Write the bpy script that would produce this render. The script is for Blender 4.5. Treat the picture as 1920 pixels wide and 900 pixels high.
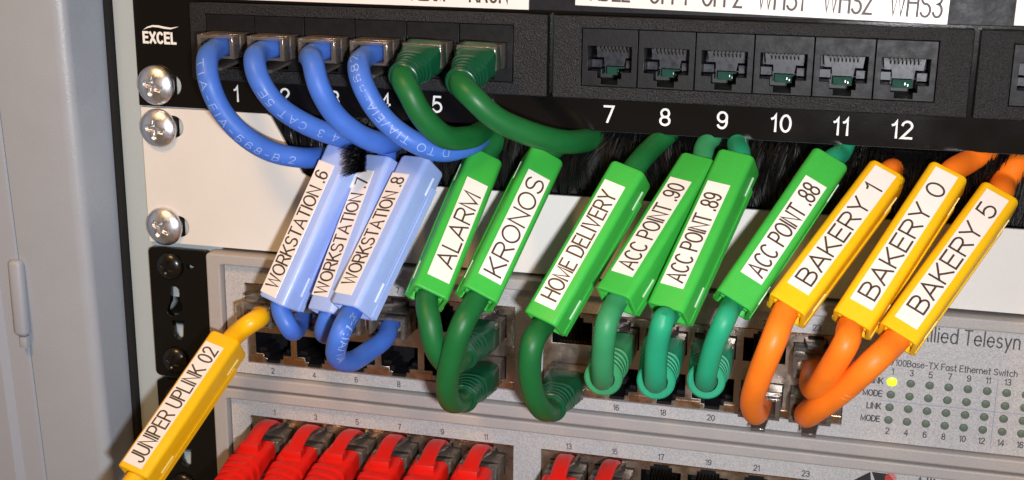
import bpy, bmesh, math, random
from mathutils import Vector, Matrix, Euler
V3 = Vector

# ------------------------------------------------------------------ clearing
for o in list(bpy.data.objects):
    bpy.data.objects.remove(o, do_unlink=True)
SC = bpy.context.scene
COL = SC.collection
S = 0.001                      # all lengths below are written in millimetres
rnd = random.Random(7)

# ------------------------------------------------------------------ camera
CAM_P = Vector((201.081, -356.0385, 66.1528))
CAM_R = Euler((1.3042, -0.0107, 0.25), 'XYZ')
FPX = 2430.79                  # focal length in pixels of the 1920 wide picture
cd = bpy.data.cameras.new("camera")
cd.sensor_width = 36.0
cd.lens = FPX / 1920 * 36.0
cd.clip_start = 0.01
cd.clip_end = 50
co = bpy.data.objects.new("camera", cd)
co.location = CAM_P * S
co.rotation_euler = CAM_R
COL.objects.link(co)
SC.camera = co
RC = CAM_R.to_matrix()

def at(px, py, y):
    """the point of the vertical plane at depth y (mm) that the survey picture shows at px, py"""
    d = RC @ Vector(((px - 960) / FPX, -(py - 450) / FPX, -1.0))
    return CAM_P + d * ((y - CAM_P.y) / d.y)

# ------------------------------------------------------------------ world, lamps, exposure
w = bpy.data.worlds.new("World")
SC.world = w
w.use_nodes = True
bg = w.node_tree.nodes["Background"]
bg.inputs[0].default_value = (1.0, 0.72, 0.45, 1)
bg.inputs[1].default_value = 0.14

def lamp(name, loc, target, power, size, col, sy=None):
    ld = bpy.data.lights.new(name, 'AREA')
    ld.energy = power
    ld.color = col
    ld.shape = 'RECTANGLE' if sy else 'SQUARE'
    ld.size = size * S
    if sy: ld.size_y = sy * S
    lo = bpy.data.objects.new(name, ld)
    lo.location = Vector(loc) * S
    lo.rotation_euler = (Vector(target) - Vector(loc)).to_track_quat('-Z', 'Y').to_euler()
    COL.objects.link(lo)
    return lo

# the camera's own flash, a little right of and below the lens
fl = lamp("flash_lamp", (CAM_P.x + 34, CAM_P.y - 2, CAM_P.z - 28), (118, 0, -30), 0.67, 18, (0.935, 0.94, 0.975), 10)
fl.data.spread = math.radians(120)
# the warm lamp of the room, up and to the left
rl = lamp("room_lamp", (-70, -470, 500), (-5, 0, -45), 0.45, 150, (1.0, 0.56, 0.22))
rl.data.spread = math.radians(72)

SC.view_settings.view_transform = 'Standard'
SC.view_settings.look = 'None'
SC.view_settings.exposure = 0.0
SC.view_settings.gamma = 1.0
SC.view_settings.use_curve_mapping = False
SC.render.engine = 'CYCLES'
SC.cycles.transparent_max_bounces = 32
SC.cycles.max_bounces = 10
SC.cycles.use_denoising = True

# ------------------------------------------------------------------ materials
def mat(name, col, rough=0.5, metal=0.0, spec=0.5, grain=None, bump=None, vary=None, sss=0.0, coat=0.0):
    """grain=(scale, amount) speckles the colour; bump=(scale, strength); vary=(scale, amount) slow uneven roughness"""
    m = bpy.data.materials.new(name)
    m.use_nodes = True
    nt = m.node_tree
    b = nt.nodes["Principled BSDF"]
    b.inputs["Base Color"].default_value = (*col, 1)
    b.inputs["Roughness"].default_value = rough
    b.inputs["Metallic"].default_value = metal
    b.inputs["Specular IOR Level"].default_value = spec
    b.inputs["Coat Weight"].default_value = coat
    b.inputs["Coat Roughness"].default_value = 0.12
    if sss:
        b.inputs["Subsurface Weight"].default_value = sss
        b.inputs["Subsurface Radius"].default_value = (1, 1, 1)
        b.inputs["Subsurface Scale"].default_value = 0.0012
    tc = nt.nodes.new("ShaderNodeTexCoord")
    def noise(scale, detail=3.0, rgh=0.6):
        n = nt.nodes.new("ShaderNodeTexNoise")
        n.inputs["Scale"].default_value = scale
        n.inputs["Detail"].default_value = detail
        n.inputs["Roughness"].default_value = rgh
        nt.links.new(tc.outputs["Object"], n.inputs["Vector"])
        return n
    if grain:
        n = noise(grain[0], 2.0)
        r = nt.nodes.new("ShaderNodeMapRange")
        r.inputs["From Min"].default_value = 0.3
        r.inputs["From Max"].default_value = 0.7
        r.inputs["To Min"].default_value = 1 - grain[1]
        r.inputs["To Max"].default_value = 1 + grain[1]
        nt.links.new(n.outputs["Fac"], r.inputs["Value"])
        mx = nt.nodes.new("ShaderNodeVectorMath"); mx.operation = 'SCALE'
        mx.inputs[0].default_value = col
        nt.links.new(r.outputs["Result"], mx.inputs["Scale"])
        nt.links.new(mx.outputs["Vector"], b.inputs["Base Color"])
    if bump:
        n = noise(bump[0], 3.0)
        bm_ = nt.nodes.new("ShaderNodeBump")
        bm_.inputs["Strength"].default_value = bump[1]
        bm_.inputs["Distance"].default_value = 0.0004
        nt.links.new(n.outputs["Fac"], bm_.inputs["Height"])
        nt.links.new(bm_.outputs["Normal"], b.inputs["Normal"])
    if vary:
        n = noise(vary[0], 4.0)
        r = nt.nodes.new("ShaderNodeMapRange")
        r.inputs["From Min"].default_value = 0.3
        r.inputs["From Max"].default_value = 0.7
        r.inputs["To Min"].default_value = max(0.02, rough - vary[1])
        r.inputs["To Max"].default_value = min(1, rough + vary[1])
        nt.links.new(n.outputs["Fac"], r.inputs["Value"])
        nt.links.new(r.outputs["Result"], b.inputs["Roughness"])
    return m

def clear_plastic(name, tint, milk, body=(0.60, 0.53, 0.47)):  # default body colour holds the room's warm reflected light
    m = bpy.data.materials.new(name)
    m.use_nodes = True
    nt = m.node_tree
    nt.nodes.remove(nt.nodes["Principled BSDF"])
    out = nt.nodes["Material Output"]
    t = nt.nodes.new("ShaderNodeBsdfTransparent"); t.inputs[0].default_value = (*tint, 1)
    d = nt.nodes.new("ShaderNodeBsdfDiffuse"); d.inputs[0].default_value = (*body, 1)
    g = nt.nodes.new("ShaderNodeBsdfGlossy"); g.inputs["Roughness"].default_value = 0.13
    m1 = nt.nodes.new("ShaderNodeMixShader"); m1.inputs[0].default_value = milk
    m2 = nt.nodes.new("ShaderNodeMixShader")
    f = nt.nodes.new("ShaderNodeFresnel"); f.inputs["IOR"].default_value = 1.8
    nt.links.new(t.outputs[0], m1.inputs[1]); nt.links.new(d.outputs[0], m1.inputs[2])
    nt.links.new(f.outputs[0], m2.inputs[0])
    nt.links.new(m1.outputs[0], m2.inputs[1]); nt.links.new(g.outputs[0], m2.inputs[2])
    nt.links.new(m2.outputs[0], out.inputs[0])
    return m

def glow(name, col, strength):
    m = mat(name, col, 0.3)
    b = m.node_tree.nodes["Principled BSDF"]
    b.inputs["Emission Color"].default_value = (*col, 1)
    b.inputs["Emission Strength"].default_value = strength
    return m

M = {
 'post': mat('grey_powder_coat', (0.375, 0.42, 0.49), 0.30, bump=(2600, 0.25), grain=(55, 0.025), vary=(35, 0.10)),
 'post_edge': mat('grey_door_paint', (0.38, 0.42, 0.50), 0.45, bump=(2600, 0.25)),
 'rail': mat('pale_grey_rail_paint', (0.41, 0.48, 0.51), 0.5, bump=(3000, 0.25)),
 'white': mat('cream_white_panel_paint', (0.71, 0.69, 0.66), 0.55, spec=0.3, bump=(3500, 0.22), grain=(45, 0.022), vary=(60, 0.12)),
 'gloss': mat('black_gloss_panel', (0.0045, 0.0042, 0.0042), 0.13, spec=0.45, vary=(60, 0.03), bump=(1500, 0.04)),
 'module': mat('black_grained_plastic', (0.0070, 0.0072, 0.0092), 0.38, spec=0.36, bump=(2400, 0.9), grain=(2600, 0.5)),
 'jack': mat('black_satin_plastic', (0.008, 0.008, 0.010), 0.45, spec=0.22, bump=(1200, 0.10), vary=(300, 0.08)),
 'jack_in': mat('grey_moulded_plastic', (0.019, 0.020, 0.028), 0.34, spec=0.42, vary=(500, 0.12)),
 'pit':    mat('black_inner_plastic', (0.007, 0.007, 0.007), 0.5),
 'pcb': mat('green_circuit_board', (0.004, 0.055, 0.034), 0.6, spec=0.2, vary=(400, 0.1)),
 'gold':   mat('gold_contact', (0.75, 0.50, 0.18), 0.25, metal=1.0),
 'solder': mat('solder', (0.8, 0.78, 0.72), 0.3, metal=1.0),
 'ink_w':  mat('white_print', (0.86, 0.86, 0.84), 0.5),
 'ink_k':  mat('black_print', (0.025, 0.02, 0.022), 0.5),
 'ink_b':  mat('brown_black_print', (0.055, 0.034, 0.024), 0.5),
 'ink_g':  mat('grey_print', (0.06, 0.06, 0.068), 0.5),
 'ink_blue': mat('faint_blue_print', (0.27, 0.30, 0.42), 0.5),
 'ink_red': mat('red_print', (0.62, 0.06, 0.06), 0.5),
 'paper':  mat('white_sticker', (0.83, 0.79, 0.765), 0.32, spec=0.5, bump=(900, 0.05), grain=(120, 0.02), vary=(70, 0.1)),
 'bezel':  mat('grey_beige_bezel_plastic', (0.395, 0.37, 0.36), 0.45, bump=(2600, 0.35), grain=(1800, 0.05)),
 'face': mat('speckled_grey_face', (0.455, 0.445, 0.45), 0.45, grain=(2400, 0.22), bump=(2600, 0.3)),
 'ear': mat('black_ear_paint', (0.004, 0.0036, 0.003), 0.22, vary=(120, 0.08), bump=(700, 0.08)),
 'blackscrew': mat('black_oxide_steel', (0.02, 0.018, 0.016), 0.25, metal=0.6, spec=0.8),
 'zinc': mat('zinc_plated_steel', (0.78, 0.78, 0.82), 0.36, metal=1.0, vary=(500, 0.10), bump=(900, 0.10)),
 'shield': mat('nickel_shield_steel', (0.50, 0.42, 0.36), 0.33, metal=1.0, vary=(250, 0.12), bump=(350, 0.06)),
 'shield_warm': mat('warm_reflection_shield_steel', (0.62, 0.40, 0.27), 0.28, metal=1.0, vary=(250, 0.12)),  # the shield's warm reflection put into the steel colour
 'led': mat('grey_green_lens', (0.115, 0.150, 0.115), 0.5, spec=0.3),
 'led_on': glow('lit_yellow_green_lens', (0.62, 1.0, 0.02), 1.15),
 'clear': clear_plastic('clear_plug_plastic', (0.965, 0.94, 0.91), 0.15),
 'lamp_tint_core': clear_plastic('lamp_tint_plug_core', (0.80, 0.68, 0.55), 0.85, (0.78, 0.60, 0.44)),  # core coloured with the room lamp's reflection on the plug tops
 'hair': mat('black_bristle', (0.004, 0.004, 0.0045), 0.18, spec=0.95),
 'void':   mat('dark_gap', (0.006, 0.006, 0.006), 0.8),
 'blue':   mat('blue_cable_pvc', (0.060, 0.175, 0.66), 0.46, spec=0.38, sss=0.15, bump=(170, 0.14), grain=(140, 0.07), vary=(120, 0.08)),
 'dkgreen':mat('dark_green_cable_pvc', (0.008, 0.125, 0.030), 0.46, spec=0.38, sss=0.15, bump=(170, 0.14), grain=(140, 0.07), vary=(120, 0.08)),
 'bootgreen': mat('bottle_green_boot_rubber', (0.004, 0.072, 0.031), 0.30, spec=0.6, bump=(900, 0.1)),
 'teal':   mat('teal_green_cable_pvc', (0.016, 0.33, 0.175), 0.46, spec=0.38, sss=0.15, bump=(170, 0.14), grain=(140, 0.07), vary=(120, 0.08)),
 'sage':   mat('mid_green_cable_pvc', (0.035, 0.27, 0.11), 0.46, spec=0.38, sss=0.15, bump=(170, 0.14), grain=(140, 0.07), vary=(120, 0.08)),
 'orange': mat('orange_cable_pvc', (0.97, 0.215, 0.014), 0.46, spec=0.38, sss=0.15, bump=(170, 0.14), grain=(140, 0.07), vary=(120, 0.08)),
 'yellow': mat('yellow_cable_pvc', (0.90, 0.50, 0.004), 0.36, spec=0.5, sss=0.15, bump=(170, 0.14), grain=(140, 0.07)),
 'red':    mat('red_boot_rubber', (0.66, 0.011, 0.006), 0.38, spec=0.5, bump=(900, 0.1)),
 'clip_g': mat('bright_green_clip_plastic', (0.045, 0.45, 0.060), 0.45, spec=0.4, sss=0.1, bump=(2200, 0.2), grain=(110, 0.05), vary=(90, 0.12)),
 'clip_y': mat('yellow_clip_plastic', (0.92, 0.53, 0.006), 0.45, spec=0.4, sss=0.1, bump=(2200, 0.2), grain=(110, 0.05), vary=(90, 0.12)),
 'clip_b': mat('pale_blue_clip_plastic', (0.36, 0.50, 0.93), 0.36, spec=0.5, sss=0.12, bump=(1500, 0.08), grain=(110, 0.05), vary=(90, 0.12)),
 'print_pale': mat('pale_cable_print', (0.30, 0.44, 0.82), 0.5),
 'print_orange': mat('pale_orange_print', (0.95, 0.42, 0.16), 0.5),
 'clip_bar': mat('whitened_clip_hinge_glint', (0.62, 0.80, 0.60), 0.4),  # white glints on the stress-whitened side bars put into their colour
 'clip_bar_y': mat('whitened_yellow_hinge_glint', (0.95, 0.80, 0.30), 0.4),
 'clip_bar_b': mat('whitened_blue_hinge_glint', (0.75, 0.85, 0.95), 0.4),
 'wire_b': mat('blue_wire', (0.03, 0.12, 0.5), 0.4),
 'wire_o': mat('red_orange_wire', (0.6, 0.07, 0.03), 0.4),
 'wire_g': mat('green_wire', (0.02, 0.25, 0.08), 0.4),
 'wire_w': mat('white_wire', (0.7, 0.68, 0.66), 0.4),
}

# ------------------------------------------------------------------ mesh builder
def uneven(r):
    p, q = rnd.random() * 6, rnd.random() * 6
    return lambda f: r * (1 + .014 * math.sin(9 * f + p) + .010 * math.sin(23 * f + q))

class MB:
    def __init__(s):
        s.v, s.f, s.mi = [], [], []
    def add(s, vs, fs, m=0):
        n = len(s.v)
        s.v += [tuple(p) for p in vs]
        s.f += [tuple(i + n for i in f) for f in fs]
        s.mi += [m] * len(fs)
    def box(s, x0, x1, y0, y1, z0, z1, m=0, T=None):
        vs = [Vector((x, y, z)) for x in (x0, x1) for y in (y0, y1) for z in (z0, z1)]
        if T: vs = [T @ p for p in vs]
        s.add(vs, [(0, 1, 3, 2), (4, 6, 7, 5), (0, 4, 5, 1), (2, 3, 7, 6), (0, 2, 6, 4), (1, 5, 7, 3)], m)
    def rings(s, rings, m=0, cap0=True, cap1=True):
        n = len(rings[0]); vs = []; fs = []
        for r in rings: vs += [tuple(p) for p in r]
        for a in range(len(rings) - 1):
            for i in range(n):
                j = (i + 1) % n
                fs.append((a * n + i, a * n + j, (a + 1) * n + j, (a + 1) * n + i))
        if cap0: fs.append(tuple(range(n - 1, -1, -1)))
        if cap1: fs.append(tuple((len(rings) - 1) * n + i for i in range(n)))
        s.add(vs, fs, m)
    def tube(s, path, r, seg=16, m=0, cap=True):
        fr = frames(path)
        rg = []
        for k, (p, t, a, b) in enumerate(fr):
            rr = r(k / (len(fr) - 1)) if callable(r) else r
            rg.append([p + (a * math.cos(q) + b * math.sin(q)) * rr for q in (2 * math.pi * i / seg for i in range(seg))])
        s.rings(rg, m, cap, cap)
    def prism(s, pts, y0, y1, m=0):
        """pts = (x, z) outline, extruded along y"""
        s.rings([[Vector((x, y0, z)) for x, z in pts], [Vector((x, y1, z)) for x, z in pts]], m)
    def mesh(s, name, bevel=0.0, seg=2, angle=35):
        me = bpy.data.meshes.new(name)
        me.from_pydata([(a * S, b * S, c * S) for a, b, c in s.v], [], s.f)
        me.polygons.foreach_set("material_index", s.mi)
        bm = bmesh.new(); bm.from_mesh(me)
        bmesh.ops.recalc_face_normals(bm, faces=bm.faces)
        if bevel:
            es = [e for e in bm.edges if len(e.link_faces) == 2 and e.calc_face_angle(0) > math.radians(40)]
            bmesh.ops.bevel(bm, geom=es, offset=bevel * S, segments=seg, affect='EDGES', profile=0.5, clamp_overlap=True)
        bm.to_mesh(me); bm.free()
        me.shade_smooth()
        me.set_sharp_from_angle(angle=math.radians(angle))
        return me

def frames(path):
    """positions, tangents and a twist-free pair of normals along a polyline"""
    P = [Vector(p) for p in path]; out = []
    a = None
    for i, p in enumerate(P):
        t = (P[min(i + 1, len(P) - 1)] - P[max(i - 1, 0)]).normalized()
        if a is None:
            a = t.cross(Vector((0, 0, 1)))
            if a.length < 1e-3: a = t.cross(Vector((1, 0, 0)))
        a = (a - t * a.dot(t)).normalized()
        out.append((p, t, a, t.cross(a)))
    return out

def spline(pts, n=10):
    """centripetal Catmull-Rom through pts, evenly resampled"""
    P = [Vector(p) for p in pts]
    P = [P[0] * 2 - P[1]] + P + [P[-1] * 2 - P[-2]]
    out = []
    for i in range(1, len(P) - 2):
        p0, p1, p2, p3 = P[i - 1], P[i], P[i + 1], P[i + 2]
        t0 = 0; t1 = t0 + max((p1 - p0).length, 1e-4) ** .5; t2 = t1 + max((p2 - p1).length, 1e-4) ** .5; t3 = t2 + max((p3 - p2).length, 1e-4) ** .5
        for k in range(n):
            t = t1 + (t2 - t1) * k / n
            a1 = p0 * ((t1 - t) / (t1 - t0)) + p1 * ((t - t0) / (t1 - t0))
            a2 = p1 * ((t2 - t) / (t2 - t1)) + p2 * ((t - t1) / (t2 - t1))
            a3 = p2 * ((t3 - t) / (t3 - t2)) + p3 * ((t - t2) / (t3 - t2))
            b1 = a1 * ((t2 - t) / (t2 - t0)) + a2 * ((t - t0) / (t2 - t0))
            b2 = a2 * ((t3 - t) / (t3 - t1)) + a3 * ((t - t1) / (t3 - t1))
            out.append(b1 * ((t2 - t) / (t2 - t1)) + b2 * ((t - t1) / (t2 - t1)))
    out.append(P[-2])
    L = [0.0]
    for i in range(1, len(out)): L.append(L[-1] + (out[i] - out[i - 1]).length)
    N = max(8, int(L[-1] / 1.1)); res = []; j = 0
    for k in range(N + 1):
        d = L[-1] * k / N
        while j < len(L) - 2 and L[j + 1] < d: j += 1
        f = (d - L[j]) / max(L[j + 1] - L[j], 1e-9)
        res.append(out[j].lerp(out[j + 1], min(max(f, 0), 1)))
    for _ in range(2):
        res = [res[0]] + [(res[i - 1] + res[i] * 2 + res[i + 1]) / 4 for i in range(1, len(res) - 1)] + [res[-1]]
    return res

# ------------------------------------------------------------------ objects
def thing(name, label, cat, loc=(0, 0, 0), rot=None, group=None):
    o = bpy.data.objects.new(name, None)
    o.empty_display_size = 0.005
    o.location = Vector(loc) * S
    if rot: o.rotation_euler = rot
    COL.objects.link(o)
    o["label"] = label; o["category"] = cat
    if group: o["group"] = group
    return o

def obj(name, me, mats, parent=None, loc=(0, 0, 0), local=False):
    """a mesh object; unless local, its vertices are in world millimetres and the parent only carries it"""
    if not isinstance(mats, (list, tuple)): mats = [mats]
    if isinstance(me, MB): me = me.mesh(name)
    o = bpy.data.objects.new(name, me)
    if not me.materials:
        for m in mats: me.materials.append(m)
    for i, m in enumerate(mats):
        o.material_slots[i].link = 'OBJECT'
        o.material_slots[i].material = m
    COL.objects.link(o)
    if parent:
        o.parent = parent
        if not local:
            q = parent
            off = Vector((0, 0, 0))
            while q: off += q.location; q = q.parent
            o.location = -off
    if local: o.location = Vector(loc) * S
    return o

def tag(o, label, cat, group=None, kind=None):
    o["label"] = label; o["category"] = cat
    if group: o["group"] = group
    if kind: o["kind"] = kind
    return o

def dup(root, loc, label=None):
    r = root.copy(); COL.objects.link(r)
    r.location = Vector(loc) * S
    if label: r["label"] = label
    for ch in list(root.children):
        c = ch.copy(); COL.objects.link(c); c.parent = r
        for g in list(ch.children):
            d = g.copy(); COL.objects.link(d); d.parent = c
    return r

def plate_mb(outline, holes, yf, yb, bev=0.0, mb=None, m=0):
    """flat plate in the xz plane with holes, front at yf (towards the viewer) and back at yb"""
    cu = bpy.data.curves.new("tmp", 'CURVE')
    cu.dimensions = '2D'; cu.fill_mode = 'BOTH'
    t = abs(yb - yf) / 2
    cu.extrude = t - bev
    if bev:
        cu.bevel_depth = bev; cu.offset = -bev; cu.bevel_resolution = 2
    for pl in [outline] + list(holes):
        sp = cu.splines.new('POLY'); sp.points.add(len(pl) - 1); sp.use_cyclic_u = True
        for i, (x, z) in enumerate(pl): sp.points[i].co = (x, z, 0, 1)
    o = bpy.data.objects.new("tmp", cu); COL.objects.link(o)
    dg = bpy.context.evaluated_depsgraph_get()
    me = bpy.data.meshes.new_from_object(o.evaluated_get(dg))
    ym = (yf + yb) / 2
    mb = mb or MB()
    mb.add([(v.co.x, ym - v.co.z, v.co.y) for v in me.vertices], [tuple(p.vertices) for p in me.polygons], m)
    bpy.data.objects.remove(o); bpy.data.curves.remove(cu); bpy.data.meshes.remove(me)
    return mb

def rect(x0, x1, z0, z1, r=0, seg=5):
    if not r: return [(x0, z0), (x1, z0), (x1, z1), (x0, z1)]
    pts = []
    for cx, cz, a0 in ((x1 - r, z0 + r, -90), (x1 - r, z1 - r, 0), (x0 + r, z1 - r, 90), (x0 + r, z0 + r, 180)):
        for k in range(seg + 1):
            a = math.radians(a0 + 90 * k / seg)
            pts.append((cx + r * math.cos(a), cz + r * math.sin(a)))
    return pts

# ---- single-stroke lettering for the printed tapes and the cable print
def arc(cx, cy, rx, ry, a0, a1, n=9):
    return [(cx + rx * math.cos(math.radians(a0 + (a1 - a0) * k / n)), cy + ry * math.sin(math.radians(a0 + (a1 - a0) * k / n))) for k in range(n + 1)]
def O_(wd): return arc(wd / 2, .5, wd / 2, .5, 90, 450, 24)
G = {
 'A': (.66, [[(0, 0), (.33, 1), (.66, 0)], [(.11, .32), (.55, .32)]]),
 'B': (.56, [[(0, .52), (.33, .52)] , [(0, 0), (0, 1), (.30, 1)] + arc(.30, .76, .22, .24, 90, -90) + [(.30, .52)] + arc(.31, .26, .25, .26, 90, -90) + [(0, 0)]]),
 'C': (.62, [arc(.33, .5, .33, .5, 45, 315, 18)]),
 'D': (.60, [[(0, 0), (0, 1), (.26, 1)] + arc(.26, .5, .34, .5, 90, -90, 14) + [(0, 0)]]),
 'E': (.50, [[(.5, 1), (0, 1), (0, 0), (.5, 0)], [(0, .53), (.45, .53)]]),
 'F': (.48, [[(.48, 1), (0, 1), (0, 0)], [(0, .53), (.42, .53)]]),
 'H': (.58, [[(0, 0), (0, 1)], [(.58, 0), (.58, 1)], [(0, .53), (.58, .53)]]),
 'I': (.04, [[(.02, 0), (.02, 1)]]),
 'J': (.42, [[(.42, 1), (.42, .26)] + arc(.21, .24, .21, .24, 0, -180, 10)]),
 'K': (.60, [[(0, 0), (0, 1)], [(.56, 1), (0, .36)], [(.19, .57), (.60, 0)]]),
 'L': (.46, [[(0, 1), (0, 0), (.46, 0)]]),
 'M': (.68, [[(0, 0), (0, 1), (.34, .05), (.68, 1), (.68, 0)]]),
 'N': (.58, [[(0, 0), (0, 1), (.58, 0), (.58, 1)]]),
 'O': (.70, [O_(.70)]),
 'P': (.54, [[(0, 0), (0, 1), (.30, 1)] + arc(.30, .73, .24, .27, 90, -90) + [(0, .46)]]),
 'R': (.58, [[(0, 0), (0, 1), (.32, 1)] + arc(.32, .74, .24, .26, 90, -90) + [(0, .48)], [(.32, .48), (.58, 0)]]),
 'S': (.56, [arc(.28, .75, .25, .25, 25, 270, 12) + arc(.28, .255, .28, .255, 88, -155, 12)]),
 'T': (.58, [[(0, 1), (.58, 1)], [(.29, 1), (.29, 0)]]),
 'U': (.56, [[(0, 1), (0, .30)] + arc(.28, .29, .28, .29, 180, 360, 12) + [(.56, 1)]]),
 'V': (.62, [[(0, 1), (.31, 0), (.62, 1)]]),
 'W': (.86, [[(0, 1), (.21, 0), (.43, .96), (.65, 0), (.86, 1)]]),
 'X': (.60, [[(0, 0), (.60, 1)], [(0, 1), (.60, 0)]]),
 'Y': (.60, [[(0, 1), (.30, .44), (.60, 1)], [(.30, .44), (.30, 0)]]),
 '0': (.50, [O_(.50)]),
 '1': (.22, [[(0, .76), (.10, .80), (.20, 1), (.20, 0)]]),
 '2': (.50, [arc(.25, .74, .24, .26, 170, -30, 12) + [(0, 0), (.50, 0)]]),
 '3': (.50, [arc(.24, .76, .22, .24, 160, -85, 11) + arc(.25, .26, .25, .26, 85, -160, 12)]),
 '4': (.52, [[(.40, 0), (.40, 1), (0, .30), (.52, .30)]]),
 '5': (.50, [[(.44, 1), (.08, 1), (.03, .50)] + arc(.24, .31, .26, .31, 125, -150, 13)]),
 '6': (.50, [arc(.26, .30, .24, .30, 0, 360, 18), [(.02, .32)] + arc(.27, .62, .25, .38, 195, 35, 10)]),
 '7': (.50, [[(0, 1), (.50, 1), (.18, 0)]]),
 '8': (.50, [arc(.25, .75, .21, .25, -90, 270, 18), arc(.25, .26, .25, .26, 90, 450, 18)]),
 '9': (.50, [arc(.24, .70, .24, .30, 0, 360, 18), [(.48, .68)] + arc(.23, .38, .25, .38, 15, -145, 10)]),
 'a': (.50, [arc(.25, .34, .25, .34, 0, 360, 18), [(.50, .68), (.50, 0)]]),
 'c': (.46, [arc(.27, .34, .27, .34, 48, 312, 14)]),
 'd': (.52, [arc(.26, .34, .26, .34, 0, 360, 18), [(.52, 1.02), (.52, 0)]]),
 'e': (.52, [[(.01, .36), (.52, .36)] + arc(.26, .34, .26, .34, 3, 318, 16)]),
 'h': (.44, [[(0, 1.02), (0, 0)], [(0, .42)] + arc(.22, .44, .22, .25, 170, 0, 9) + [(.44, 0)]]),
 'i': (.05, [[(.02, .68), (.02, 0)], [(.02, .90), (.02, .98)]]),
 'l': (.05, [[(.02, 1.02), (.02, 0)]]),
 'n': (.44, [[(0, .68), (0, 0)], [(0, .42)] + arc(.22, .44, .22, .25, 170, 0, 9) + [(.44, 0)]]),
 'r': (.26, [[(0, .68), (0, 0)], [(0, .42)] + arc(.20, .44, .20, .24, 170, 70, 6)]),
 's': (.40, [arc(.20, .51, .18, .17, 30, 270, 10) + arc(.20, .17, .20, .17, 88, -155, 10)]),
 't': (.28, [[(.12, .95), (.12, 0), (.24, 0)], [(0, .68), (.27, .68)]]),
 'w': (.66, [[(0, .68), (.17, 0), (.33, .64), (.49, 0), (.66, .68)]]),
 'y': (.48, [[(0, .68), (.25, 0)], [(.48, .68), (.12, -.30)]]),
 '.': (.06, [[(.03, 0), (.03, .08)]]),
 '-': (.34, [[(0, .45), (.34, .45)]]),
 '/': (.40, [[(0, -.05), (.40, 1.05)]]),
 '+': (.40, [[(0, .45), (.40, .45)], [(.2, .2), (.2, .7)]]),
}
def strokes(txt, gap=.17, word=.40):
    x = 0; out = []
    for ch in txt:
        if ch == ' ': x += word; continue
        wd, pl = G[ch]
        for p in pl: out.append([(x + a, b) for a, b in p])
        x += wd + gap
    return out, x - gap

def ribbon(pl, wd):
    """a polyline as a strip of quads with mitred corners; returns verts, faces"""
    closed = abs(pl[0][0] - pl[-1][0]) + abs(pl[0][1] - pl[-1][1]) < 1e-6
    n = len(pl); vs = []; fs = []
    V2 = [Vector(p) for p in pl]
    for i in range(n):
        a = V2[i - 1] if i else (V2[-2] if closed else None)
        b = V2[i + 1] if i < n - 1 else (V2[1] if closed else None)
        d1 = (V2[i] - a).normalized() if a is not None and (V2[i] - a).length > 1e-9 else None
        d2 = (b - V2[i]).normalized() if b is not None and (b - V2[i]).length > 1e-9 else None
        d1 = d1 or d2; d2 = d2 or d1
        n1 = Vector((-d1.y, d1.x)); n2 = Vector((-d2.y, d2.x))
        nn = n1 + n2
        nn = n1 if nn.length < 1e-3 else nn.normalized()
        k = wd / 2 / max(nn.dot(n1), 0.42)
        p = V2[i]
        if not closed and i == 0: p = p - d2 * wd * .4
        if not closed and i == n - 1: p = p + d1 * wd * .4
        vs += [p + nn * k, p - nn * k]
    for i in range(n - 1): fs.append((2 * i, 2 * i + 1, 2 * i + 3, 2 * i + 2))
    return vs, fs

def put_text(mb, txt, org, size, wd=.26, align='CENTER', fit=None, gap=.19, word=.34, sx=1.0):
    """flat stroke lettering on a vertical front, lower edge at org; size = height of the capitals"""
    st, tl = strokes(txt, gap, word)
    kx = fit / tl if fit else size * sx
    x0 = {'LEFT': 0, 'CENTER': -tl * kx / 2, 'RIGHT': -tl * kx}[align]
    for n, pl in enumerate(st):
        vs, fs = ribbon([(x0 + x * kx, y * size) for x, y in pl], wd)
        mb.add([V3((org[0] + v.x, org[1] - .004 * (n % 3), org[2] + v.y)) for v in vs], fs)

# ================================================================== THE SETTING: cabinet
def vertical_bar(prof_top, prof_bot, mb=None, m=0):
    mb = mb or MB()
    mb.rings([[V3(p) for p in prof_bot], [V3(p) for p in prof_top]], m)
    return mb

ZT, ZB = 75.0, -165.0
# the cabinet: post with a rounded corner, and the door edge beyond a thin seam
SA, SB = at(0, 260, -21), at(80, 900, -18)
def seam_x(z): return SA.x + (SB.x - SA.x) * (z - SA.z) / (SB.z - SA.z)
def post_prof(z):
    sh = (33 - z) * 0.017                    # the post stands very slightly out of plumb
    pts = [(-17.0, -1.4), (-17.05, -3)]
    xr, yr = -18.4 + sh * .2, -20.6 + sh * 1.9
    for k in range(9):
        a = math.radians(90 * k / 8)
        pts.append((xr - 4.2 + 4.2 * math.cos(a), yr + 3.4 - 3.4 * math.sin(a)))
    pts += [(seam_x(z), yr), (seam_x(z), -1.4)]
    return [(x, y, z) for x, y in pts]
cab = thing('server_cabinet', 'grey painted steel cabinet frame with a rounded edge, left of the rack', 'cabinet', (-24, 0, ZB))
obj('post', vertical_bar(post_prof(ZT), post_prof(ZB)), M['post'], cab)
def door_prof(z):
    sh = (33 - z) * 0.017
    y = -20.9 + sh * 1.9; x0 = seam_x(z) - .45
    return [(x, yy, z) for x, yy in ((x0, -1), (x0, y + .6), (x0 - .5, y), (x0 - 2, y - .1), (x0 - 7.4, y - .1), (x0 - 9.4, y - 2.2), (-75, y - 2.2), (-75, -1))]
door = obj('door', vertical_bar(door_prof(ZT), door_prof(ZB)), M['post_edge'], cab)
mb = MB(); mb.box(-75, -17, 0, 2, ZB, ZT); obj('inner_frame', mb, M['void'], cab)
mb = MB()
a, b = at(10, 489, -21), at(41, 631, -20)
mb.box(a.x, a.x + 4.6, -20.9, -17, b.z, a.z)
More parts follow.
